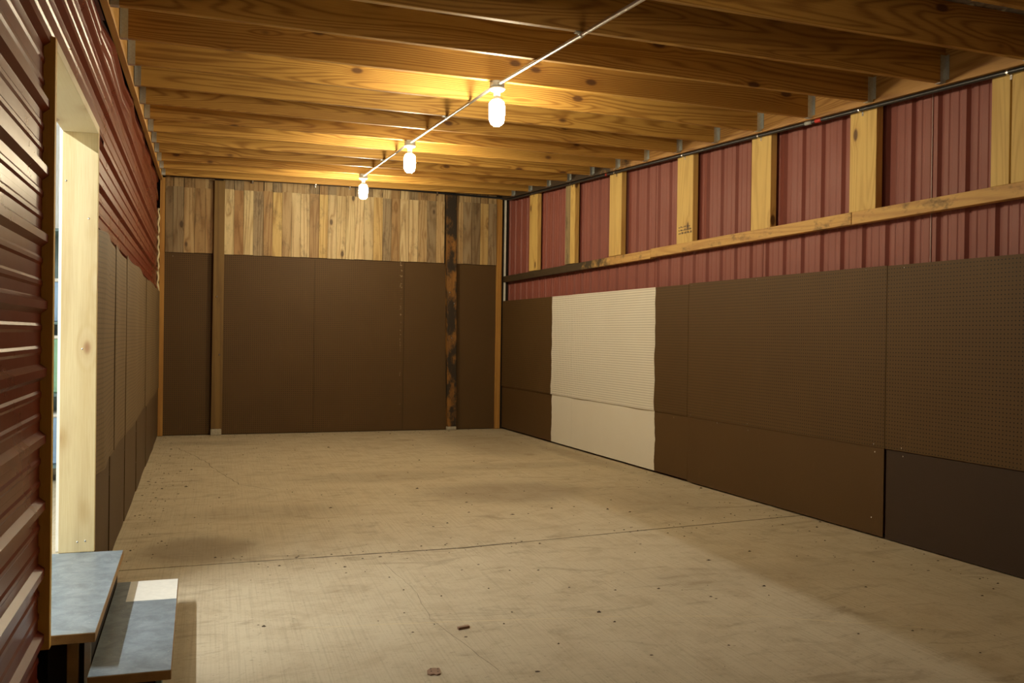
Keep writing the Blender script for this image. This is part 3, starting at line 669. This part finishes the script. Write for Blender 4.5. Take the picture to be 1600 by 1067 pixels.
for x, y, s in ((128.0, 262.0, .9), (112, 268, .7), (97, 262, .6), (102, 262, .5), (90, 285, .5), (122, 195, .7), (75, 255, .5)): crumb(x, y, s)
cr = new_obj('dirt_crumbs', bm_mesh(bm, 'dirt_crumbs'), m_crumb); tag(cr, 'dark crumbs of dirt and dry leaf bits strewn over the concrete', 'dirt', kind='stuff')

# ------------------------------------------------------------------ room beyond the doorway (a sliver shows past the jamb)
NX0, NX1, NY0, NY1, NZ = -190.0, JI - 0.1, 40.0, 330.0, 146.0
nb = {}
def nbox(name, a, mat, label):
    o = box(name, *a, mat); tag(o, label, kind='structure')
    # same angle as the left wall
    o.matrix_world = Matrix.Translation(Vector((LA, 0, 0)) * I) @ Matrix.Rotation(-LANG, 4, 'Z') @ Matrix.Translation(o.location)
    return o
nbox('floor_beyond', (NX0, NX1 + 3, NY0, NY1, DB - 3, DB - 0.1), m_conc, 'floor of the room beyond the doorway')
nbox('ceiling_beyond', (NX0, NX1, NY0, NY1, NZ, NZ + 1), m_wallw, 'white ceiling of the room beyond the doorway')
nbox('wall_beyond_far', (NX0, NX1, NY1, NY1 + 2, DB, NZ), m_wallw, 'white far wall of the room beyond the doorway')
nbox('wall_beyond_near', (NX0, NX1, NY0 - 2, NY0, DB, NZ), m_wallw, 'white near wall of the room beyond the doorway')
nbox('wall_beyond_side', (NX0 - 2, NX0, NY0, NY1, DB, NZ), m_wallw, 'white side wall of the room beyond the doorway')
nbox('wall_beyond_inner', (NX1 - 0.6, NX1, NY0, DN - 1.6, DB, NZ), m_wallw, 'white inner wall beside the doorway, near part')
nbox('wall_beyond_inner', (NX1 - 0.6, NX1, DF + 1.6, NY1, DB, NZ), m_wallw, 'white inner wall beside the doorway, far part')
nbox('wall_beyond_inner', (NX1 - 0.6, NX1, DN - 1.6, DF + 1.6, DT + 1.6, NZ), m_wallw, 'white inner wall above the doorway')
def inleft(o): o.matrix_world = Matrix.Translation(Vector((LA, 0, 0)) * I) @ Matrix.Rotation(-LANG, 4, 'Z') @ Matrix.Translation(o.location); return o
for i, (y0, y1) in enumerate(((88, 134), (138, 184))):
    fx = empty('tube_light', (-72, (y0 + y1) / 2, 131)); inleft(fx)
    tag(fx, ['fluorescent tube light in the room beyond, nearer of two', 'fluorescent tube light in the room beyond, farther of two'][i], 'lamp', 'tube lights in the room beyond')
    h = (y1 - y0) / 2
    box('housing', -3.2, 3.2, -h, h, 0.9, 2.6, m_white, fx, 0.2)
    for x in (0,): tube('fluorescent_tube', [(x, -h + .8, 0), (x, h - .8, 0)], 0.62, m_tube, fx, 10)
sh = empty('storage_shelf', (-20, 300, DB)); inleft(sh); tag(sh, 'dark teal metal shelf unit glimpsed through the doorway', 'shelf')
for x in (-14, 9.0):
    for y in (-9, 8.5): box('upright', x, x + 1.2, y, y + 1.2, 0, 72, m_teal, sh)
for z in (4, 24, 44, 70): box('shelf_board', -14, 10.2, -9, 9.7, z, z + .8, m_teal, sh)
box('back_panel', -14, 10.2, 9.7, 10, 2, 72, m_teal, sh)
def bin_(x0, x1, y0, y1, z0, z1, mat, label):
    e = empty('storage_bin', (-20 + (x0 + x1) / 2, 300 + (y0 + y1) / 2, DB + z0)); inleft(e); tag(e, label, 'bin', 'bins on the shelf beyond the doorway')
    w, d, h = (x1 - x0) / 2, (y1 - y0) / 2, z1 - z0
    hexa('tub', [(-w * .88, -d * .88, 0), (w * .88, -d * .88, 0), (w * .88, d * .88, 0), (-w * .88, d * .88, 0), (-w, -d, h), (w, -d, h), (w, d, h), (-w, d, h)], mat, e, .3)
    box('lid', -w - .3, w + .3, -d - .3, d + .3, h, h + 1, m_white, e, .3)
bin_(-12, 8.6, -7, 7, 24.85, 40, m_green, 'green bin on the shelf beyond the doorway')
bin_(-12, 8.6, -7, 7, 44.85, 56, m_blue, 'upper blue bin on the shelf beyond the doorway')
bin_(-12, 8.6, -7, 7, 4.85, 18, m_blue, 'lowest blue bin on the shelf beyond the doorway')

# ------------------------------------------------------------------ wall behind the camera
wf = empty('wall_front'); tag(wf, 'red metal wall closing the shed behind the camera', kind='structure')
prof = rib_profile(-24, 190, 0, 9, .8, .17); bm = bmesh.new()
lo = [bm.verts.new((x * I, (FRONT + 1 + h) * I, 0)) for x, h in prof]; hi = [bm.verts.new((x * I, (FRONT + 1 + h) * I, 116 * I)) for x, h in prof]
for j in range(len(prof) - 1): bm.faces.new((lo[j], lo[j + 1], hi[j + 1], hi[j]))
new_obj('siding_panel', bm_mesh(bm, 'siding_panel'), m_red_r, wf)
